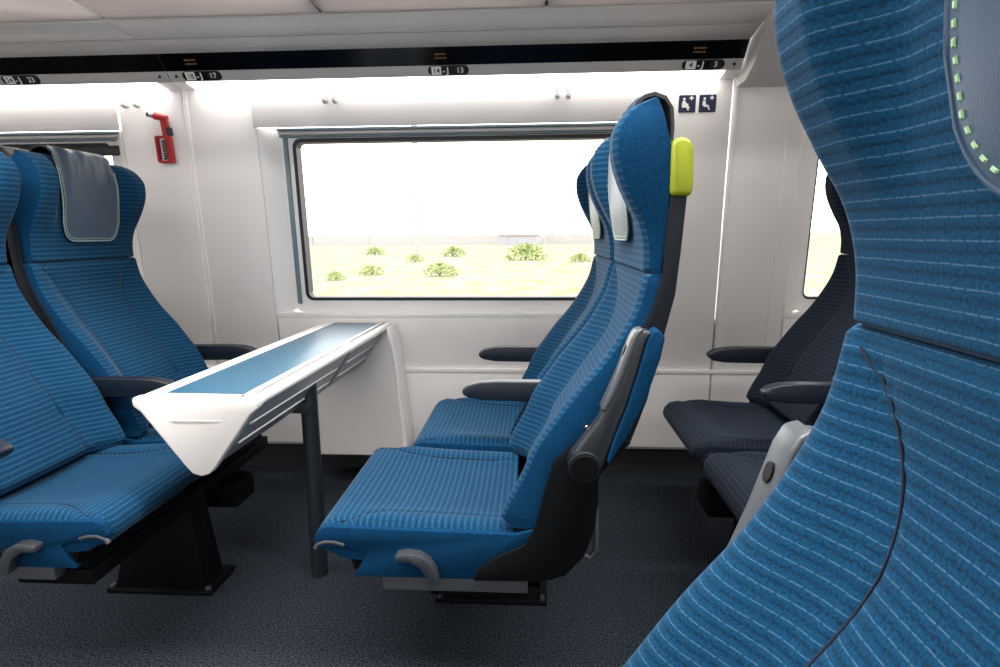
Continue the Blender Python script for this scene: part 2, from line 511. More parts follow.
def rack(x0, x1, label):
    r = tag(empty('luggage_rack', ((x0 + x1) / 2, 2.2, 1.60)), label, 'luggage rack', 'luggage rack modules along the wall')
    off = Vector(r.location)
    objs = []
    objs.append(strip('light_diffuser', RP[0], lerp2(RP[0], RP[1], .96), x0 + .055, x1 - .055, M['led'], r, .01))
    for xa, xb in ((x0, x0 + .054), (x1 - .054, x1)):
        objs.append(strip('diffuser_end_cap', RP[0], RP[1], xa, xb, M['wall'], r, .012))
    objs.append(strip('sign_rail', RP[1], RP[2], x0, x1, M['rackgrey'], r, .012, .003))
    objs.append(strip('display_strip', RP[2], RP[3], x0, x1, M['display'], r, .01, 0))
    objs.append(strip('lower_rail', RP[3], lerp2(RP[3], RP[4], .96), x0, x1, M['rackgrey'], r, .012, .002))
    objs.append(strip('upper_rail', lerp2(RP[4], RP[5], .012), lerp2(RP[4], RP[5], .98), x0, x1, M['grey_trim'], r, .014, .003))
    up_ = lambda p, h=.013: (p[0], p[1] + h)
    objs.append(strip('shadow_strip', up_(lerp2(RP[3], RP[4], .8)), up_(lerp2(RP[4], RP[5], .2)), x0, x1, M['plateblack'], r, .004, 0))  # black strip standing in for the shade between the two rails
    objs.append(strip('shadow_strip', up_(lerp2(RP[4], RP[5], .85), .015), (1.86, 1.716), x0, x1, M['plateblack'], r, .004, 0))  # same black strip for the shadow line between rail and glass
    n = max(1, round((x1 - x0) / .68))
    for k in range(n):
        a = x0 + (x1 - x0) * k / n; b = x0 + (x1 - x0) * (k + 1) / n
        objs.append(strip('glass_panel', (1.875, 1.704), (1.30, 1.715), a + .004, b - .004, M['rackglass'], r, .008, .002))
        if k: objs.append(link('bracket', box(a - .02, a + .02, 1.32, 1.87, 1.716, 1.74, M['grey_trim'], .003), r))
    # front profile and two screws in the sign rail
    objs.append(link('front_profile', box(x0, x1, 1.24, 1.30, 1.705, 1.76, M['rackgrey'], .006), r))
    for xs in (x0 + .03, x1 - .03):
        c = lerp2(RP[1], RP[2], .55)
        objs.append(link('screw', cyl((xs, c[0] - .0035, c[1] - .002), (xs, c[0] + .004, c[1] + .003), .005, M['plateblack'], 10, 0), r))
    for o in objs: o.location = -off
    return r
racks = [rack(-4.2, -1.3335, 'grey overhead luggage rack module left of the ceiling joint'),
         rack(-1.3305, .722, 'grey overhead luggage rack module with light strip above the middle window')]
for a_, b_, h_ in ((RP[1], RP[2], .0125), (RP[3], RP[4], .0135), (RP[4], RP[5], .016), ((1.88, 1.704), (1.3, 1.715), .009)):
    dy, dz = b_[0] - a_[0], b_[1] - a_[1]; L_ = math.hypot(dy, dz); ny, nz = -dz / L_, dy / L_
    if nz < 0: ny, nz = -ny, -nz
    o_ = strip('gap_backing', (a_[0] + ny * h_, a_[1] + nz * h_), (b_[0] + ny * h_, b_[1] + nz * h_), -1.3333, -1.3307, M['plateblack'], racks[1], .003, 0)  # black backing added to stop light showing through the module gap
    o_.location = -Vector(racks[1].location)
def readout(x, r):
    # two rows of tiny amber marks behind the display strip
    c = lerp2(RP[2], RP[3], .52); d = Vector((0, RP[3][0] - RP[2][0], RP[3][1] - RP[2][1])).normalized()
    ms = []
    for row in (-.5, .5):
        for k in range(5):
            p = Vector((x + (k - 2) * .0085, c[0] - .0016, c[1] - .001)) + d * (row * .014)
            ms.append(box(p.x - .0022, p.x + .0022, p.y - .0005, p.y + .002, p.z - .0025, p.z + .0025, M['amber'], 0))
    strip_o = [c_ for c_ in r.children if c_.name.startswith('display_strip')][0]
    o = link('amber_readout', join(ms), strip_o)
    return o
readout(-1.224, racks[1]); readout(-.325, racks[1]); readout(.564, racks[1])

# plain cover where the rack ends on the right
cv = [(2.165, 1.553), (2.10, 1.582), (2.056, 1.613), (2.017, 1.646), (1.954, 1.68), (1.88, 1.703)]
poly = cv + [(1.88, 1.73), (2.29, 1.73), (2.29, 1.553)]
tag(link('trim_2', prism(poly, .728, WX1, YZ, M['rackgrey'], .003)), kind='structure')
tag(link('trim_3', box(.728, WX1, 1.24, 1.88, 1.705, 1.73, M['rackgrey'], .002)), kind='structure')

# seat number plates on the sign rail
def plate(x, a, b, label):
    c = lerp2(RP[1], RP[2], .56)
    dy, dz = RP[2][0] - RP[1][0], RP[2][1] - RP[1][1]
    ang = math.atan2(dz, -dy)                 # slope of the rail
    root = tag(empty('seat_number_plate', (x, c[0], c[1])), label, 'sign', 'seat number plates under the luggage rack')
    root.rotation_euler = (PI / 2 + (PI / 2 - ang) , 0, 0)
    # local: x along the train, y up the rail, z out of it (towards the cabin)
    root.rotation_euler = (ang, 0, 0) if False else (math.atan2(dz, dy), 0, 0)
    root.rotation_euler = (PI - math.atan2(dz, -dy), 0, 0)
    h = .0165; wd = .073
    link('plate', prism(rrect(-wd, wd, -h, h, h * .98, 6), 0, .002, XY, M['plateblack'], 0), root)
    link('number_field', prism(rrect(-wd + .013, -wd + .048, -h + .002, h - .002, .002, 2), .0015, .003, XY, M['white'], 0), root)
    link('number_field', prism(rrect(.022, .064, -h + .004, h - .004, .010, 4), .0015, .003, XY, M['plategrey'], 0), root)
    text(a, .025, M['plateblack'], root, (-wd + .0305, -.0005, .0032), (0, 0, 0))
    text('J', .029, M['white'], root, (-.002, 0, .0032), (0, 0, 0), off=.001)
    text('-', .030, M['white'], root, (-.016, -.001, .0032), (0, 0, 0))
    text(b, .027, M['white'], root, (.042, 0, .0032), (0, 0, 0))
    return root
plate(-1.897, '24', '23', 'black seat number plate reading 24 J 23, farthest left')
plate(-1.204, '18', '17', 'black seat number plate reading 18 J 17 above the red hammer')
plate(-.302, '14', '13', 'black seat number plate reading 14 J 13 above the middle window')
plate(.587, '4', '3', 'black seat number plate reading 4 J 3 above the navy signs')

# coat hooks: white pegs in pairs
hl = ['left white coat hook of the pair beside the red hammer', 'right white coat hook of the pair beside the red hammer',
      'left white coat hook of the pair over the middle window, left half', 'right white coat hook of the pair over the middle window, left half',
      'left white coat hook of the pair just left of the tall aisle headrest', 'right white coat hook of the pair just left of the tall aisle headrest']
for (x, d0), lb in zip(((-1.56, 0), (-1.513, 0), (-.776, .012), (-.738, .012), (.086, .012), (.127, .012)), hl):
    r = tag(empty('coat_hook', W(x, 1.545, d0)), lb, 'hook', 'white coat hooks in pairs')
    yy = lambda z: -.07 * z
    link('stem', prism(rrect(-.006, .006, -.02, .036, .005, 3), .012, -.001, lambda a, b, c: (a, -c + yy(b), b), M['grey_trim'], .002), r)
    link('peg', cyl((0, -.010, -.018), (0, -.032, -.012), .009, M['grey_trim'], 12, .002), r)

# the two navy priority seat signs
def pict(x0, x1, z0, z1, label, lean):
    cx, cz = (x0 + x1) / 2, (z0 + z1) / 2
    r = tag(empty('priority_seat_sign', W(cx, cz, .0)), label, 'sign', 'navy priority seat signs')
    a, b = (x1 - x0) / 2, (z1 - z0) / 2
    F = lambda x, z, c: (x, -.07 * z - c, z)
    link('plate', prism(rrect(-a, a, -b, b, .003, 2), 0, .002, F, M['signnavy'], 0), r)
    s = b / .03
    parts = []
    # cross
    for q in ([(.008, .012), (.0125, .012), (.0125, .0265), (.008, .0265)], [(.003, .017), (.0175, .017), (.0175, .0215), (.003, .0215)]):
        parts.append(prism([(px * s + .004, pz * s) for px, pz in q], .0015, .003, F, M['white'], 0))
    link('cross', join(parts), r)
    parts = []
    hx = -.0115
    parts.append(prism([(hx * s + .0045 * s * math.cos(2*PI*k/14), .0165 * s + .0045 * s * math.sin(2*PI*k/14)) for k in range(14)], .0015, .003, F, M['white'], 0))
    body = [(-.0165, .010), (-.0085, .010), (-.006, -.004), (.004, -.006), (.0095, -.022), (.0045, -.023), (.000, -.012), (-.012, -.011), (-.019, -.004)]
    if lean: body = [(-.017, .010), (-.009, .0105), (-.002, .001), (.0055, -.001), (.0035, -.005), (.003, -.008), (.009, -.010), (.006, -.023), (.0005, -.022), (-.002, -.013), (-.018, -.013), (-.0195, -.004)]
    parts.append(prism([(px * s, pz * s) for px, pz in body], .0015, .0029, F, M['white'], 0))
    link('seated_figure', join(parts), r)
pict(.530, .591, 1.471, 1.531, 'navy sign with pregnant seated figure and cross, the left of two', True)
pict(.603, .664, 1.471, 1.531, 'navy sign with upright seated figure and cross, the right of two', False)

# red emergency hammer in its holder
hm = tag(empty('emergency_hammer', W(-1.428, 1.413, .0)), 'red emergency hammer hanging on the white wall beside the left window', 'hammer')
FH = lambda x, z, c: (x, -.07 * z - c, z)
sl = .006
def sk(p): return (p[0] + -.02 * p[1], p[1])
hout = [sk(p) for p in rrect(-.026, .036, -.096, .004, .008, 3)]
hin = [sk(p) for p in rrect(-.017, .014, -.088, -.004, .005, 3)]
link('grip_frame', ring(hout, hin, .008, .028, FH, M['red'], .002), hm)
link('holder_plate', prism([sk(p) for p in [(-.015, -.087), (.012, -.087), (.012, -.006), (-.015, -.006)]], .002, .006, FH, M['wallin'], 0), hm)
for k in range(8):
    z = -.016 - k * .009
    link('grip_tooth', prism([sk(p) for p in [(.003, z), (.017, z + .003), (.017, z - .003), (.003, z - .006)]], .026, .032, FH, M['gasket'], .0008), hm)
link('shaft', prism([sk(p) for p in [(.008, -.01), (.034, -.01), (.030, .076), (.004, .072)]], .008, .026, FH, M['red'], .004), hm)
link('clip', prism([sk(p) for p in [(.028, .004), (.040, .006), (.038, .036), (.026, .034)]], .004, .030, FH, M['gasket'], .003), hm)
hd = link('hammer_head', cyl(FH(.030, .066, .017), FH(-.022, .078, .017), .0125, M['red'], 16, .003), hm)
link('steel_tip', cyl(FH(-.021, .0776, .017), FH(-.040, .082, .017), .0095, M['chrome'], 16, .002), hm)
link('tip_cap', cyl(FH(-.039, .0818, .017), FH(-.048, .0836, .017), .0085, M['plateblack'], 16, .002), hm)

# unseen ceiling lamp fixtures, added to go with the two area lamps
for y, lb in ((.95, 'long white unseen ceiling lamp added above the aisle, window side'), (.15, 'long white unseen ceiling lamp added above the near seats')):
    t = tag(empty('unseen_ceiling_lamp', (-.6, y, 2.12)), lb, 'lamp', 'unseen ceiling lamps added over the cabin')
    link('housing', box(-2.32, 2.32, -.13, .13, -.008, 0, M['grey_trim'], .002), t)
    link('diffuser', box(-2.3, 2.3, -.11, .11, -.012, -.0081, M['lampglass'], 0), t)

# ================================================================== SEATS
HW = .22
RIDGE = curve_fn([(.452, -.143), (.462, -.143), (.497, -.133), (.566, -.098), (.622, -.074), (.678, -.036), (.733, .004), (.787, .049), (.845, .087), (.897, .113), (.93, .122), (.968, .129)])
SHF = [(-.199, .338), (-.185, .368), (-.145, .394), (-.094, .419), (-.072, .457), (-.056, .526), (-.035, .598), (.005, .636), (.057, .698), (.089, .781), (.126, .857), (.146, .908), (.162, .969)]
SHR = [(.201, 1.201), (.199, 1.102), (.193, 1.008), (.186, .925), (.172, .863), (.142, .723), (.114, .640), (.067, .587), (.052, .568), (.053, .526), (.048, .460), (.027, .398), (-.010, .355), (-.055, .340)]
SIDEX = curve_fn([(.40, -.10), (.457, -.072), (.526, -.056), (.598, -.035), (.636, .005), (.698, .057), (.781, .089), (.857, .126), (.908, .146), (.969, .162)])
BULGE = curve_fn([(.45, .05), (.6, .055), (.75, .045), (.85, .03), (.92, .012), (.965, .004)])
US = curve_fn([(.45, .60), (.5, .58), (.7, .5), (.8, .50), (.87, .58), (.93, .76), (.965, .96)])
HR = curve_fn([(.965, .129), (1.012, .128), (1.055, .118), (1.093, .098), (1.135, .078), (1.177, .066), (1.208, .065), (1.238, .077), (1.263, .103), (1.276, .132)])
HB = curve_fn([(.965, .159), (1.033, .165), (1.097, .167), (1.165, .172), (1.212, .162), (1.257, .150), (1.276, .142)])
HC = curve_fn([(.965, .130), (1.02, .127), (1.10, .114), (1.18, .108), (1.23, .112), (1.262, .122), (1.276, .135)])
HHW = curve_fn([(.965, .213), (1.02, .214), (1.10, .219), (1.18, .222), (1.24, .219), (1.276, .212)])
UG = [-1, -.993, -.982, -.965, -.94] + [-.92 + .02 * k for k in range(23)] + [-.42, -.32, -.2, -.1]
UG = UG + [0] + [-a for a in reversed(UG)]

def round_edge(u, z=None):
    a = abs(u)
    return .009 * max(0, (a - .93) / .07) ** 2

def back_x(z, u):
    a = abs(u); us = US(z); b = BULGE(z)
    t = sm((a - us) / max(.04, (.93 - us)))
    if us >= .93: t = 1.0 if a > us else 0
    x = RIDGE(z) + b * (1 - t)
    x += .004 * math.exp(-((a - us) / .018) ** 2) * (1 if z < .94 else 0)
    # lumbar: slight swell across the middle
    x -= .006 * math.exp(-((z - .60) / .08) ** 2) * max(0, 1 - (a / .55) ** 2)
    return x + round_edge(u)

def head_x(z, u):
    a = abs(u)
    t = sm((a - .56) / .20)
    return HC(z) + (HR(z) - HC(z)) * t + round_edge(u)

def loft(zs, fx, side, hw, mats, u0=UG, vlen0=0):
    """front sheet over the rows zs, plain sides and a closed back"""
    v = []; uv = []; fc = []; mi = []
    n = len(u0); per = n + 2
    L = vlen0; prev = None
    for z in zs:
        c = Vector((fx(z, 0), 0, z))
        if prev is not None: L += (c - prev).length
        prev = c
        h = hw(z) if callable(hw) else hw
        for u in u0:
            v.append((fx(z, u), u * h, z)); uv.append((u * h, L))
        v.append((side(z), h, z)); uv.append((h + .06, L))
        v.append((side(z), -h, z)); uv.append((-h - .06, L))
    for r in range(len(zs) - 1):
        for k in range(per):
            a = r * per + k; b = r * per + (k + 1) % per
            fc.append((a, b, b + per, a + per)); mi.append(0 if k < n - 1 else 1)
    fc.append(tuple(range(per))); mi.append(1)
    fc.append(tuple((len(zs) - 1) * per + k for k in range(per))); mi.append(0)
    return mesh(v, fc, mats, uvs=uv, mi=mi, angle=50), L

def cover_mesh(front_mt, back_mt, hwc=.117, z0=1.024, cs=.62, cl=.055):
    """leather flap: up the front of the headrest, over its top and down the back"""
    path = []
    for k in range(15):
        z = z0 + (1.262 - z0) * k / 14
        path.append((HC(z) - .013, z))
    path += [(.112, 1.286), (.128, 1.301), (.150, 1.306), (.172, 1.298), (.187, 1.276), (.191, 1.240), (.190, 1.205)]
    NF = 16
    us = [-1 + 2 * k / 24 for k in range(25)]
    v = []; fc = []; mi = []
    for r, (x, z) in enumerate(path):
        for u in us:
            y = u * hwc * (1.0 if r < 13 else 1.02)
            zz = z
            if r < 9:      # rounded lower corners
                e = max(0, abs(u) - cs) / (1 - cs)
                lift = cl * (1 - math.sqrt(max(0, 1 - e * e)))
                zz = max(z, z0 + lift + r * .001)
            xx = (HC(zz) - .013 if r < 15 else x)
            # soft folds running down from the top
            fold = .0035 * math.sin(u * 11 + 3.2 * (zz - 1.0) * 6) * sm((zz - 1.12) / .12) * (1 if r < 17 else .4)
            xx += fold + .004 * abs(u) ** 3
            v.append((xx, y, zz))
    n = len(us)
    for r in range(len(path) - 1):
        for k in range(n - 1):
            a = r * n + k
            fc.append((a, a + 1, a + 1 + n, a + n)); mi.append(0 if r < NF else 1)
    nv = len(v); half = len(fc)
    # thickness
    v2 = []
    for i, (x, y, z) in enumerate(v):
        r = i // n
        if r < 15: v2.append((x + .007, y, z))
        elif r < 19: v2.append((x * .9 + .015, y, z - .007))
        else: v2.append((x - .006, y, z))
    v += v2
    for k in range(half):
        fc.append(tuple(reversed([q + nv for q in fc[k]]))); mi.append(1)
    R = len(path)
    rim = [k for k in range(n)] + [r * n + n - 1 for r in range(1, R)] + [(R - 1) * n + k for k in range(n - 2, -1, -1)] + [r * n for r in range(R - 2, 0, -1)]
    for i in range(len(rim)):
        a, b = rim[i], rim[(i + 1) % len(rim)]
        fc.append((a, b, b + nv, a + nv)); mi.append(1)
    me = mesh(v, fc, [front_mt, back_mt], mi=mi, angle=70)
    # border path: down one side, round the bottom, up the other
    border = []
    for r in range(13, 0, -1): border.append(Vector(v[r * n]) )
    border += [Vector(v[k]) for k in range(n)]
    for r in range(1, 14): border.append(Vector(v[r * n + n - 1]))
    return me, border

def resample(pts, step):
    out = []; acc = 0
    seg = [(pts[i], pts[i+1]) for i in range(len(pts) - 1)]
    total = sum((b - a).length for a, b in seg); N = int(total / step)
    d = 0; i = 0; 
    for k in range(N):
        t = (k + .5) * total / N
        dd = 0
        for a, b in seg:
            l = (b - a).length
            if dd + l >= t and l > 1e-9:
                out.append((a.lerp(b, (t - dd) / l), (b - a).normalized())); break
            dd += l
    return out

def stitches(border, big=1.0):
    ms = []
    cen = Vector((HC(1.15) - .02, 0, 1.16))
    v = []; fc = []
    for p, t in resample(border, .0082 if big < .95 else .0095):
        inw = Vector((0, cen.y - p.y, cen.z - p.z)); inw.normalize()
        p = p + inw * .008 + Vector((-.0026, 0, 0))
        s = Vector((0, -t.z, t.y))
        n0 = len(v); a = .0024 * big; bq = .00105 * big
        for sx, sy, sz in ((-1,-1,0),(1,-1,0),(1,1,0),(-1,1,0),(-.7,-.7,1),(.7,-.7,1),(.7,.7,1),(-.7,.7,1)):
            v.append(p + t * (sx * a) + s * (sy * bq) + Vector((-.0012 * sz + .001, 0, 0)))
        fc += [tuple(n0 + q for q in f) for f in ((0,1,2,3),(4,5,6,7),(0,1,5,4),(1,2,6,5),(2,3,7,6),(3,0,4,7))]
    return mesh(v, fc, M['stitch'], smooth=False)

CUSH = [(-.115, .438), (-.20, .442), (-.30, .446), (-.40, .452), (-.455, .456), (-.490, .455), (-.512, .447), (-.526, .432), (-.530, .415), (-.526, .400), (-.512, .388), (-.48, .378), (-.40, .368), (-.25, .362), (-.115, .36)]
def cush_seam_u(x):          # where the side bolster seam runs, by x
    f = curve_fn([(-.50, 1.0), (-.455, .90), (-.42, .80), (-.37, .73), (-.28, .70), (-.10, .72)])
    return f(x)
def cush_z(x, z, u, top):
    a = abs(u)
    if not top: return z
    us = cush_seam_u(x)
    zz = z - .010 * (1 - min(1, a / .7) ** 2) * sm((x + .50) / .1) * sm((-.06 - x) / .1)
    zz += .010 * math.exp(-((a - (us + 1) / 2) / .16) ** 2) * sm((x + .47) / .08)
    zz -= .0045 * math.exp(-((a - us) / .025) ** 2) * (1 if us < .95 else 0)
    zz -= .016 * max(0, (a - .90) / .10) ** 2
    return zz
def cushion_mesh(mats, sl):
    v = []; uv = []; fc = []; mi = []
    n = len(UG); L = 0; prev = None
    # densify path
    P = []
    for i in range(len(CUSH) - 1):
        st = 4 if i < 4 or i > 11 else 2
        for k in range(st):
            t = k / st
            P.append((CUSH[i][0] + (CUSH[i+1][0] - CUSH[i][0]) * t, CUSH[i][1] + (CUSH[i+1][1] - CUSH[i][1]) * t, i))
    P.append((*CUSH[-1], len(CUSH) - 1))
    for (x, z, i) in P:
        if prev is not None: L += math.hypot(x - prev[0], z - prev[1])
        prev = (x, z)
        for u in UG:
            a = abs(u)
            xx = x
            if 4 <= i <= 10: xx = x + .018 * max(0, (a - .86) / .14) ** 2
            v.append((xx + sl, u * HW, cush_z(x, z, u, i < 6))); uv.append((u * HW, L))
    R = len(P)
    for r in range(R - 1):
        for k in range(n - 1):
            a = r * n + k
            fc.append((a, a + 1, a + 1 + n, a + n)); mi.append(0)
    fc.append(tuple(k for k in range(n)) + tuple((R - 1) * n + k for k in range(n - 1, -1, -1))); mi.append(1)
    fc.append(tuple(r * n for r in range(R))); mi.append(1)
    fc.append(tuple(r * n + n - 1 for r in range(R))); mi.append(1)
    return mesh(v, fc, mats, uvs=uv, mi=mi, angle=50)

def armrest_poly(xt, xr, zt):
    # tear-drop side outline, tip at xt, root at xr
    return [(xr, zt - .004), (xr - .06, zt), (xt + .10, zt + .001), (xt + .05, zt - .002), (xt + .018, zt - .010), (xt + .003, zt - .021), (xt, zt - .029),
            (xt + .004, zt - .038), (xt + .018, zt - .046), (xt + .06, zt - .053), (xr - .08, zt - .056), (xr, zt - .060)]

CACHE = {}
def cached(key, fn):
    if key not in CACHE: CACHE[key] = fn()
    return CACHE[key]

def seat(name_label, group, aisle, s, loc, rz, colour='blue', slide=0.0, fold=False, arm_down=False, armlow=True, cover='slate', inner=True):
    """local: the sitter looks along -x; s is the sign of the aisle side in y; the seat is HW either side of y=0"""
    root = tag(empty('train_seat', loc, rz), name_label, 'seat', group)
    F = M[colour]; P = M[colour + '_plain']
    def L(nm, key, fn, parent=root): return link(nm, cached(key, fn), parent)
    zs = [.452, .458, .47] + [.47 + (.958 - .47) * k / 34 for k in range(1, 35)] + [.9635]
    def mk_back():
        def fx(z, u):
            x = back_x(z, u)
            if z < .46: x += .012
            if z > .96: x += .006
            return x
        me, ln = loft(zs, fx, lambda z: SIDEX(z) + .006, HW, [F, P])
        return me
    bk = L('backrest', ('back', colour), mk_back)
    zh = [.9655, .970, .98] + [.98 + (1.25 - .98) * k / 26 for k in range(1, 27)] + [1.258, 1.265, 1.271, 1.276]
    def mk_head():
        def fx(z, u):
            x = head_x(z, u)
            if z < .968: x += .006
            return x
        return loft(zh, fx, lambda z: HB(z), HHW, [F, P], vlen0=.6)[0]
    hd = L('headrest', ('head', colour), mk_head)
    # piping seams on the backrest
    for sg in (-1, 1):
        def mk():
            pts = []
            for k in range(60):
                z = .468 + (.950 - .468) * k / 59
                u = sg * US(z); pts.append((back_x(z, u) - .0011 - .0014 * sm((z - .80) / .1), u * HW, z))
            return tube(pts, .0011, M['seam'], 6)
        L('seam', ('bseam', sg), mk, bk)
    cs = L('seat_cushion', ('cush', colour, slide), lambda: cushion_mesh([F, P], slide))
    for sg in (-1, 1):
        def mk():
            pts = []
            for k in range(26):
                x = -.478 + (-.17 + .478) * k / 25
                i = 0
                zc = curve_fn([(a, b) for a, b in CUSH[:6]])(x)
                u = sg * min(.985, cush_seam_u(x))
                pts.append((x + slide, u * HW, cush_z(x, zc, u, True) + .0016))
            return tube(pts, .0012, M['seam'], 6)
        L('seam', ('cseam', sg, slide), mk, cs)
    L('seat_frame', ('frame', slide), lambda: box(-.44 + slide, -.03, -HW + .04, HW - .04, .31, .366, M['black'], .006))
    L('back_shell', ('shell',), lambda: prism([(-.199, .338), (-.185, .366), (-.10, .39), (-.01, .44), (.02, .52), (.045, .598), (.075, .65), (.105, .72), (.130, .80), (.150, .88), (.164, .969), (.166, 1.03), (.170, 1.10), (.174, 1.20)] + SHR, -HW + .002, HW - .002, XZ, M['shell'], .005))
    for sg in (-1, 1):
        L('shell_flank', ('flank', sg), lambda: prism(SHF[:] + [(.163, 1.03), (.169, 1.10), (.173, 1.20)] + SHR, sg * (HW - .010), sg * (HW + .004), XZ, M['shell'], .004))
    cm, border = cached(('cover', cover), lambda: cover_mesh(M['leather_br'], M['leather_br']) if cover == 'brown' else cover_mesh(M['leather'], M['leather_b'], .080, 1.050, .35, .075) if cover == 'near' else cover_mesh(M['leather'], M['leather_b']))
    cvo = link('head_cover', cm, root)
    L('stitching', ('stitch', cover), lambda: stitches(border, 1.0 if cover == 'near' else .9), cvo)
    L('piping', ('pipe', cover), lambda: tube(border, .0015, M['leather'] if cover == 'near' else M['piping'], 6), cvo)
    ya = s * (HW + .004)                       # the aisle face
    # side skirts
    skirt = [(-.50, .448), (-.519, .441), (-.529, .418), (-.522, .402), (-.511, .398), (-.467, .405), (-.440, .400), (-.421, .389), (-.430, .368), (-.449, .338), (-.196, .338), (-.182, .368), (-.142, .394), (-.091, .419), (-.070, .452), (-.11, .440)]
    skirt = [(x + (slide if x < -.25 else 0), z) for x, z in skirt]
    sides = (s, -s) if aisle else (s,)
    for sg in sides:
        y0, y1 = sg * (HW - .012), sg * (HW + .006)
        sk_o = L('side_skirt', ('skirt', colour, slide, sg, aisle), lambda: prism(skirt, y0, y1, XZ, P, .003))
    if aisle:
        # black side plate below the hinge
        pb = SHF[:9] + [(.075, .655)] + SHR[6:]
        L('side_plate', ('splate', s), lambda: prism(pb, s * (HW - .01), s * (HW + .012), XZ, M['black'], .004))
        L('hinge_disc', ('disc', s), lambda: join([cyl((.020, ya, .606), (.020, ya + s * .052, .606), .031, M['shell'], 32, .003), cyl((.020, ya + s * .050, .606), (.020, ya + s * .0545, .606), .025, M['black'], 32, .0015)]))
        L('hinge_screw', ('hscrew', s), lambda: cyl((.026, ya, .672), (.026, ya + s * .014, .672), .004, M['chrome'], 12, .001))
        # lime handle on the upper outer corner
        hp = [(.168, 1.104), (.206, 1.103), (.208, 1.13), (.206, 1.185), (.199, 1.203), (.185, 1.206), (.171, 1.204), (.167, 1.19)]
        L('grab_handle', ('handle', s), lambda: prism(hp, s * (HW - .075), s * (HW + .012), XZ, M['lime'], .009, 3))
        # recline lever: crescent
        lv = [(-.354, .400), (-.332, .405), (-.308, .403), (-.286, .390), (-.271, .366), (-.266, .338), (-.287, .333), (-.291, .355), (-.303, .374), (-.325, .386), (-.354, .387)]
        lv = [(x + slide * .75, z) for x, z in lv]
        L('recline_lever', ('lever', s, slide), lambda: prism(lv, s * (HW + .004), s * (HW + .03), XZ, M['lever'], .003))
        # pull catch in the front notch
        pts = [(-.526, .398), (-.520, .408), (-.505, .413), (-.485, .413), (-.465, .407)]
        L('slide_catch', ('catch', s, slide), lambda: tube([(x + slide, s * (HW + .002), z) for x, z in pts], .006, M['lever'], 8))
        nt = [(-.50, .405), (-.465, .407), (-.440, .400), (-.422, .389), (-.430, .368), (-.447, .345), (-.455, .372), (-.475, .392)]
        L('notch_lining', ('notch', s, slide), lambda: prism([(x + slide, z) for x, z in nt], s * (HW - .05), s * (HW - .002), XZ, M['black'], .002))
        # steel side rail under the skirt
        L('side_rail', ('rail', s, slide), lambda: box(-.39 + slide, -.086, s * (HW - .035), s * (HW - .004), .303, .3375, M['steel'], .003))
        L('rail_end_cap', ('railcap', s), lambda: box(-.088, -.060, s * (HW - .04), s * (HW - .004), .285, .318, M['black'], .004))
        # bracket loop behind the seat
        L('rear_bracket', ('rbr', s), lambda: tube([(.040, s * .10, .46), (.062, s * .10, .44), (.066, s * .10, .34), (.052, s * .10, .318), (.03, s * .10, .33), (.0, s * .10, .36)], .006, M['steel'], 8))
    if fold:
        yb0, yb1 = s * (HW + .012), s * (HW + .048)
        ag = [(.103, .850), (.083, .791), (.067, .751), (.046, .698), (.012, .650), (-.004, .626), (-.010, .600), (.010, .578), (.036, .580), (.056, .606), (.075, .664), (.096, .722), (.115, .791), (.129, .847), (.140, .862), (.122, .867)]
        L('folded_armrest', ('ag', s), lambda: prism(ag, yb0, yb1, XZ, [M['armcharcoal']], .007, 3))
        pd = [(.148, .868), (.160, .853), (.153, .814), (.129, .734), (.103, .676), (.066, .610), (.062, .618), (.075, .664), (.096, .722), (.115, .791), (.129, .847), (.138, .864)]
        fa = [c for c in root.children if c.name.startswith('folded_armrest')][0]
        L('arm_pad', ('pad', s, colour), lambda: prism(pd, s * (HW + .009), s * (HW + .052), XZ, P, .005, 3), fa)
        # pale front edge with its push button
        fe = [(.099, .850), (.079, .791), (.063, .751), (.048, .715), (.058, .712), (.076, .748), (.092, .789), (.112, .850), (.122, .870), (.108, .866)]
        L('arm_front_face', ('afe', s), lambda: prism(fe, s * (HW + .010), s * (HW + .050), XZ, M['armgrey'], .006, 3), fa)
        d = Vector((.020, 0, .059)).normalized(); nrm = Vector((-d.z, 0, d.x))
        c = Vector((.0915, s * (HW + .030), .826)); c = c + nrm * .0005
        L('release_button', ('btn', s), lambda: prism([(.0075 * math.cos(2*PI*k/16), .010 * math.sin(2*PI*k/16)) for k in range(16)], -.002, .0025, lambda a, b, q: c + Vector((0, 1, 0)) * a + d * b + nrm * q, M['plateblack'], 0), fa)
    arms = []
    if not aisle:
        arms = [(s, s * (HW + .029)), (-s, -s * (HW + .025))]
    elif arm_down:
        arms = [(s, s * (HW + .030))]
    for sg, yc in arms:
        low = .0
        ar = L('armrest', ('arm', round(yc, 3), arm_down), lambda: prism(armrest_poly(-.240 if arm_down else -.272, .06, .640), yc - .018, yc + .018, XZ, M['arm'], .010, 3))
        if sg == -s:
            L('arm_bracket', ('armbr', round(yc, 3)), lambda: box(.03, .10, yc - .017, yc + .017, .55, .66, M['black'], .006), ar)
    return root

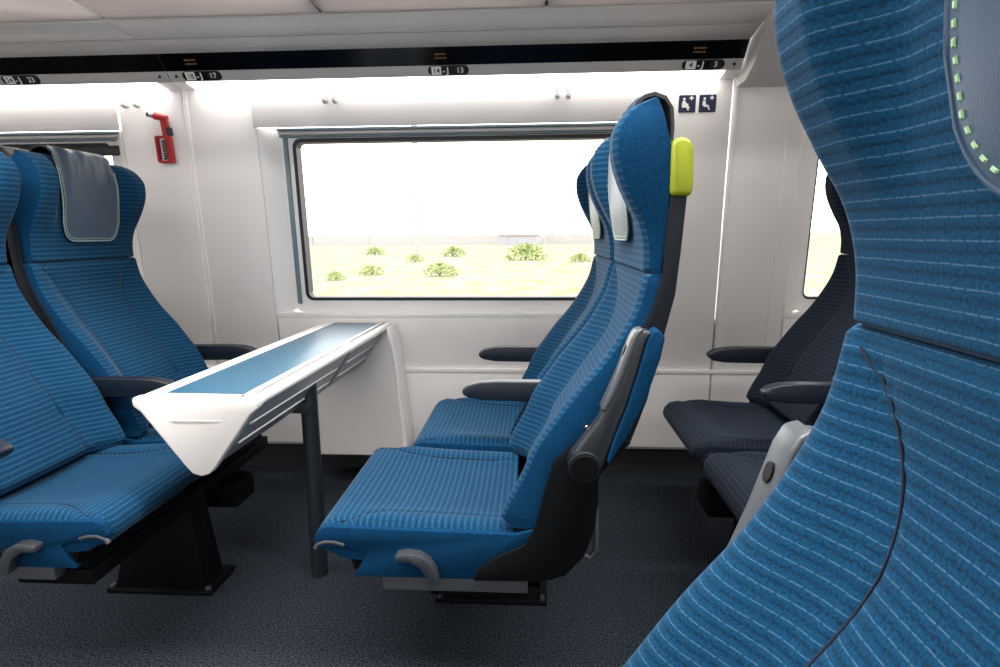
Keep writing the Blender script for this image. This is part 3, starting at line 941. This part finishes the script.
AY, WYC = 1.31, 1.80          # middle lines of the aisle-side and window-side seats
G1 = 'blue seats of the pair facing left at the table'
X0C = .078
seat('blue striped aisle seat with lime handle, nearest seat right of the table', G1, True, -1, (X0C, AY, 0), 0, 'blue', 0, fold=True)
seat('blue striped window seat behind the lime-handled aisle seat', G1, False, -1, (X0C, WYC, 0), 0, 'blue', .10)
G2 = 'blue seats of the pair facing right at the table'
X0L = -1.288
seat('blue striped aisle seat cut off by the left edge of the picture', G2, True, 1, (X0L - .014, AY, 0), PI, 'blue', .12, arm_down=True)
seat('blue striped window seat left of the table with slate leather head cover', G2, False, 1, (X0L, WYC, 0), PI, 'blue', .14)
G3 = 'dark navy seats behind the middle pair'
X0R = .888
seat('dark navy aisle seat mostly hidden behind the large foreground seat', G3, True, -1, (X0R, AY, 0), 0, 'navy', .10, fold=True)
seat('dark navy window seat with two armrests by the right window', G3, False, -1, (X0R, WYC, 0), 0, 'navy', .10)
seat('large blue striped seat filling the right foreground', 'near seat across the aisle', True, 1, (.149, .25, 0), 0, 'blue', .10, fold=True, cover='near').rotation_euler = (0, -.035, 0)
seat('seat back-to-back behind the left window seat, only its brown leather cover showing', 'seat beyond the left pair', False, -1, (-1.73, WYC, 0), 0, 'navy', .10, cover='brown')

# seat pedestals
def pedestal(x, label, mir=1):
    t = tag(empty('seat_pedestal', (x, 1.5, 0)), label, 'pedestal', 'dark seat pedestals on the carpet')
    v = []
    x0, x1 = sorted((mir * -.335, mir * -.055))
    x2, x3 = sorted((mir * -.30, mir * -.12))
    bot = [(x0, 0), (x1, 0), (x1, .10), (x0, .10)]; top = [(x2, .01), (x3, .01), (x3, .09), (x2, .09)]
    vs = [(a, b, .012) for a, b in bot] + [(a, b, .298) for a, b in top]
    fs = [(0,1,2,3), (4,5,6,7), (0,1,5,4), (1,2,6,5), (2,3,7,6), (3,0,4,7)]
    link('column', bevelled(vs, fs, M['black'], .008), t)
    fp = link('foot_plate', box(x0 - .02, x1 + .02, -.012, .13, 0, .014, M['black'], .003), t)
    for bx in (x0 - .005, x1 + .005):
        link('bolt', cyl((bx, 0, .013), (bx, 0, .024), .009, M['lever'], 6, .001), fp)
    bx0, bx1 = sorted((mir * -.36, mir * -.24))
    link('power_box', box(bx0, bx1, .16, .28, .19, .266, M['black'], .006), t)
    link('cross_beam', box(x2, x3, -.36, .52, .262, .30, M['black'], .004), t)
pedestal(X0C, 'dark seat pedestal under the middle pair of blue seats')
pedestal(X0L, 'dark seat pedestal under the left pair of blue seats', -1)
pedestal(X0R, 'dark seat pedestal under the navy seats on the right')

# ================================================================== TABLE
TB = tag(empty('folding_table', (-.716, 1.755, 0), -.030), 'narrow white folding table with teal blue inlay between the facing seats', 'table')
# local: y from -0.575 (aisle end) to 0.545 (wall end)
Y0, Y1 = -.565, .545
ZT = .690
HWT = .128
# end plate, a rounded triangle
ep = [(-HWT - .016, ZT - .006), (-HWT - .012, ZT + .001), (HWT + .012, ZT + .001), (HWT + .016, ZT - .006), (HWT + .014, ZT - .020), (HWT - .002, ZT - .032), (.034, ZT - .156), (.020, ZT - .172), (0, ZT - .178), (-.020, ZT - .172), (-.034, ZT - .156), (-HWT + .002, ZT - .032), (-HWT - .014, ZT - .020)]
e_o = link('end_plate', prism(ep, Y0 - .016, Y0 + .010, XZ, M['tablewhite'], .006, 3), TB)
slot = [(-.062, ZT - .049), (.062, ZT - .047), (.05, ZT - .0535), (-.05, ZT - .0555)]
link('groove_shade', prism(slot, Y0 - .0168, Y0 - .010, XZ, M['grey_trim'], .0012), e_o)  # flat grey strip that paints in the thin shadow of a groove
# top rim: four white bars round the inlay
link('top_board', box(-HWT + .012, .099, Y0 + .006, Y1, ZT - .022, ZT - .004, M['tablewhite'], .002), TB)
link('rim', box(-HWT - .012, -.098, Y0 + .004, Y1, ZT - .026, ZT, M['tablewhite'], .007, 3), TB)
link('rim', box(.088, .100, Y0 + .004, Y1, ZT - .018, ZT, M['tablewhite'], .002), TB)
link('rim', box(-.099, .099, Y0 + .004, Y0 + .030, ZT - .018, ZT, M['tablewhite'], .002), TB)
link('rim', box(-.099, .099, Y1 - .03, Y1, ZT - .018, ZT, M['tablewhite'], .002), TB)
link('inlay', box(-.0975, .0875, Y0 + .031, Y1 - .031, ZT - .010, ZT - .0012, M['tabletop'], .001), TB)
link('gap_strip', box(.1005, .106, Y0 + .012, Y1 - .005, ZT - .02, ZT - .006, M['plateblack'], 0), TB)
# folded leaves: rounded hinge rail and grey panels, two leaves on each side
ym = .06
for sd in (1, -1):
    for k, (ya, yb) in enumerate(((Y0 + .012, Y0 + .030), (Y0 + .033, ym - .012), (ym - .010, ym + .010), (ym + .012, Y1 - .02))):
        nm = 'hinge_rail' if k in (1, 3) else 'hinge_knuckle'
        rr = .0135 if k in (1, 3) else .0155
        if sd == 1:
            link(nm, cyl((sd * (HWT - .006), ya, ZT - .012), (sd * (HWT - .006), yb, ZT - .012), rr, M['tablewhite'], 18, .003), TB)
    for ya, yb in ((Y0 + .014, ym - .004), (ym + .022, Y1 - .03)):
        a = Vector((sd * (HWT - .008), 0, ZT - .028)); b = Vector((sd * .036, 0, ZT - .152))
        d = (b - a).normalized(); n = Vector((sd * -d.z * sd, 0, 0)); nrm = Vector((-d.z * 1, 0, d.x)) if sd == 1 else Vector((d.z, 0, -d.x))
        if nrm.x * sd < 0: nrm = -nrm
        Ln = (b - a).length
        def FP(u_, y_, c_, a=a, d=d, nrm=nrm): return a + d * u_ + Vector((0, y_, 0)) + nrm * c_
        lf = link('folded_leaf', prism([(0, ya), (Ln, ya), (Ln, yb), (0, yb)], -.012, 0, FP, M['tablegrey'], .003), TB)
        for uu in (.052, .108):
            link('leaf_rib', prism([(uu, ya + .03), (uu + .005, ya + .03), (uu + .005, yb - .03), (uu, yb - .03)], -.001, .003, FP, M['tablewhite'], .001), lf)
link('under_beam', prism([(-.095, ZT - .022), (.095, ZT - .022), (.020, ZT - .150), (-.020, ZT - .150)], Y0 + .012, Y1, XZ, M['leg'], .003), TB)
link('leg', cyl((.062, -.135, .0), (.062, -.135, ZT - .03), .0245, M['leg'], 28, .002), TB)
link('leg_bracket', box(-.03, .075, -.165, -.105, ZT - .165, ZT - .13, M['leg'], .004), TB)

# white console that carries the table on the wall
co = tag(empty('wall_console', (-.708, 2.28, .15)), 'white moulded console under the wall end of the folding table', 'console')
cp = [(-.87, .152), (-.497, .152), (-.500, .22), (-.530, .58), (-.548, .662), (-.562, .676), (-.85, .676), (-.86, .58)]
def CF(x, z, c): return (x + .69, c - 2.28, z - .15)
link('body', prism(cp, 2.205, 2.36, CF, M['tablewhite'], .008, 3), co)
link('edge_moulding', prism([(-.497, .153), (-.484, .153), (-.488, .22), (-.520, .60), (-.545, .68), (-.556, .68), (-.532, .58), (-.502, .22)], 2.196, 2.36, CF, M['wallin'], .004, 2), co)

# ================================================================== OUTSIDE
GZ = -1.3
tag(link('ground', mesh([(-500, 2.8, GZ), (500, 2.8, GZ), (500, 900, GZ), (-500, 900, GZ)], [(0, 1, 2, 3)], M['ground'])), kind='structure')
def bush(x, y, r, label, seed):
    rnd = random.Random(seed)
    t = tag(empty('bush', (x, y, GZ)), label, 'bush', 'green bushes on the dry ground outside')
    v = []; fc = []
    for k in range(420):
        th = rnd.random() * 2 * PI; ph = rnd.random() * PI / 2; q = r * (.35 + .65 * rnd.random() ** .5)
        c = Vector((1.4 * q * math.cos(th) * math.cos(ph), 1.1 * q * math.sin(th) * math.cos(ph), .95 * q * math.sin(ph) + .05))
        a = Vector((rnd.uniform(-1, 1), rnd.uniform(-1, 1), rnd.uniform(-1, 1))).normalized()
        b = a.cross(Vector((rnd.uniform(-1, 1), rnd.uniform(-1, 1), rnd.uniform(-1, 1)))).normalized()
        s = r * .13; n0 = len(v)
        v += [c - a * s, c + b * s * .5, c + a * s, c - b * s * .5]
        fc.append((n0, n0 + 1, n0 + 2, n0 + 3))
    f = link('foliage', mesh(v, fc, M['leafgreen'], smooth=False, fix=False), t); f['kind'] = 'stuff'
    for k in range(5):
        an = k * 1.26
        link('stem', tube([(0, 0, 0), (.3 * r * math.cos(an), .3 * r * math.sin(an), .45 * r)], r * .03, M['bark'], 5), t)
for k, (x, y, r, lb) in enumerate(((-10.2, 29.6, .42, 'low pale bush at the left edge of the middle window view'), (-9.3, 33.2, .55, 'green bush low in the left third of the middle window view'),
        (-9.9, 48.6, .6, 'faint bush beside the pale mast outside'), (-5.2, 32.3, .75, 'bright green bush below the centre of the middle window'),
        (-.7, 51.5, 1.5, 'largest green bush, right of centre in the middle window'), (-17.8, 65, .9, 'faint far bush behind the left bushes outside'),
        (-8.2, 60, 1.0, 'small faint bush between the mast and the largest bush'), (3.8, 47.6, .7, 'small bush outside beside the window seat headrest'))):
    bush(x, y, r, lb, k)
def mast(x, y, h, label):
    t = tag(empty('catenary_mast', (x, y, GZ)), label, 'mast')
    link('post', cyl((0, 0, 0), (0, 0, h), .32, M['concrete'], 10, 0), t)
    link('bracket_arm', cyl((0, 0, h - .6), (4.2, 0, h - .1), .09, M['concrete'], 8, 0), t)
mast(-12.8, 64.7, 16, 'pale mast standing outside left of centre in the middle window')
fw = tag(empty('boundary_wall', (-60, 125, GZ)), 'pale low boundary wall far behind the bushes', 'wall')
for k in range(12):
    link('wall_bay', box(-75 + k * 12.5, -75 + k * 12.5 + 12.3, -.2, .2, 0, 1.9 if k % 3 else 2.1, M['concrete'], 0), fw)
hz = tag(empty('goods_shed', (2.0, 100, GZ)), 'pale grey shed far off, right of the mast', 'building')
hz.location = (-3.0, 115, GZ)
link('walls', box(-4, 4, 0, 5, 0, 1.9, M['concrete'], 0), hz)
link('roof', prism([(-4.2, 1.9), (4.2, 1.9), (4.2, 2.0), (0, 2.4), (-4.2, 2.0)], -.3, 5.3, XZ, M['concrete'], 0), hz)
for k in range(4):
    link('door', box(-3.6 + k * 1.85, -2.0 + k * 1.85, -.1, 0, 0, 1.5, M['shedgrey'], 0), hz)
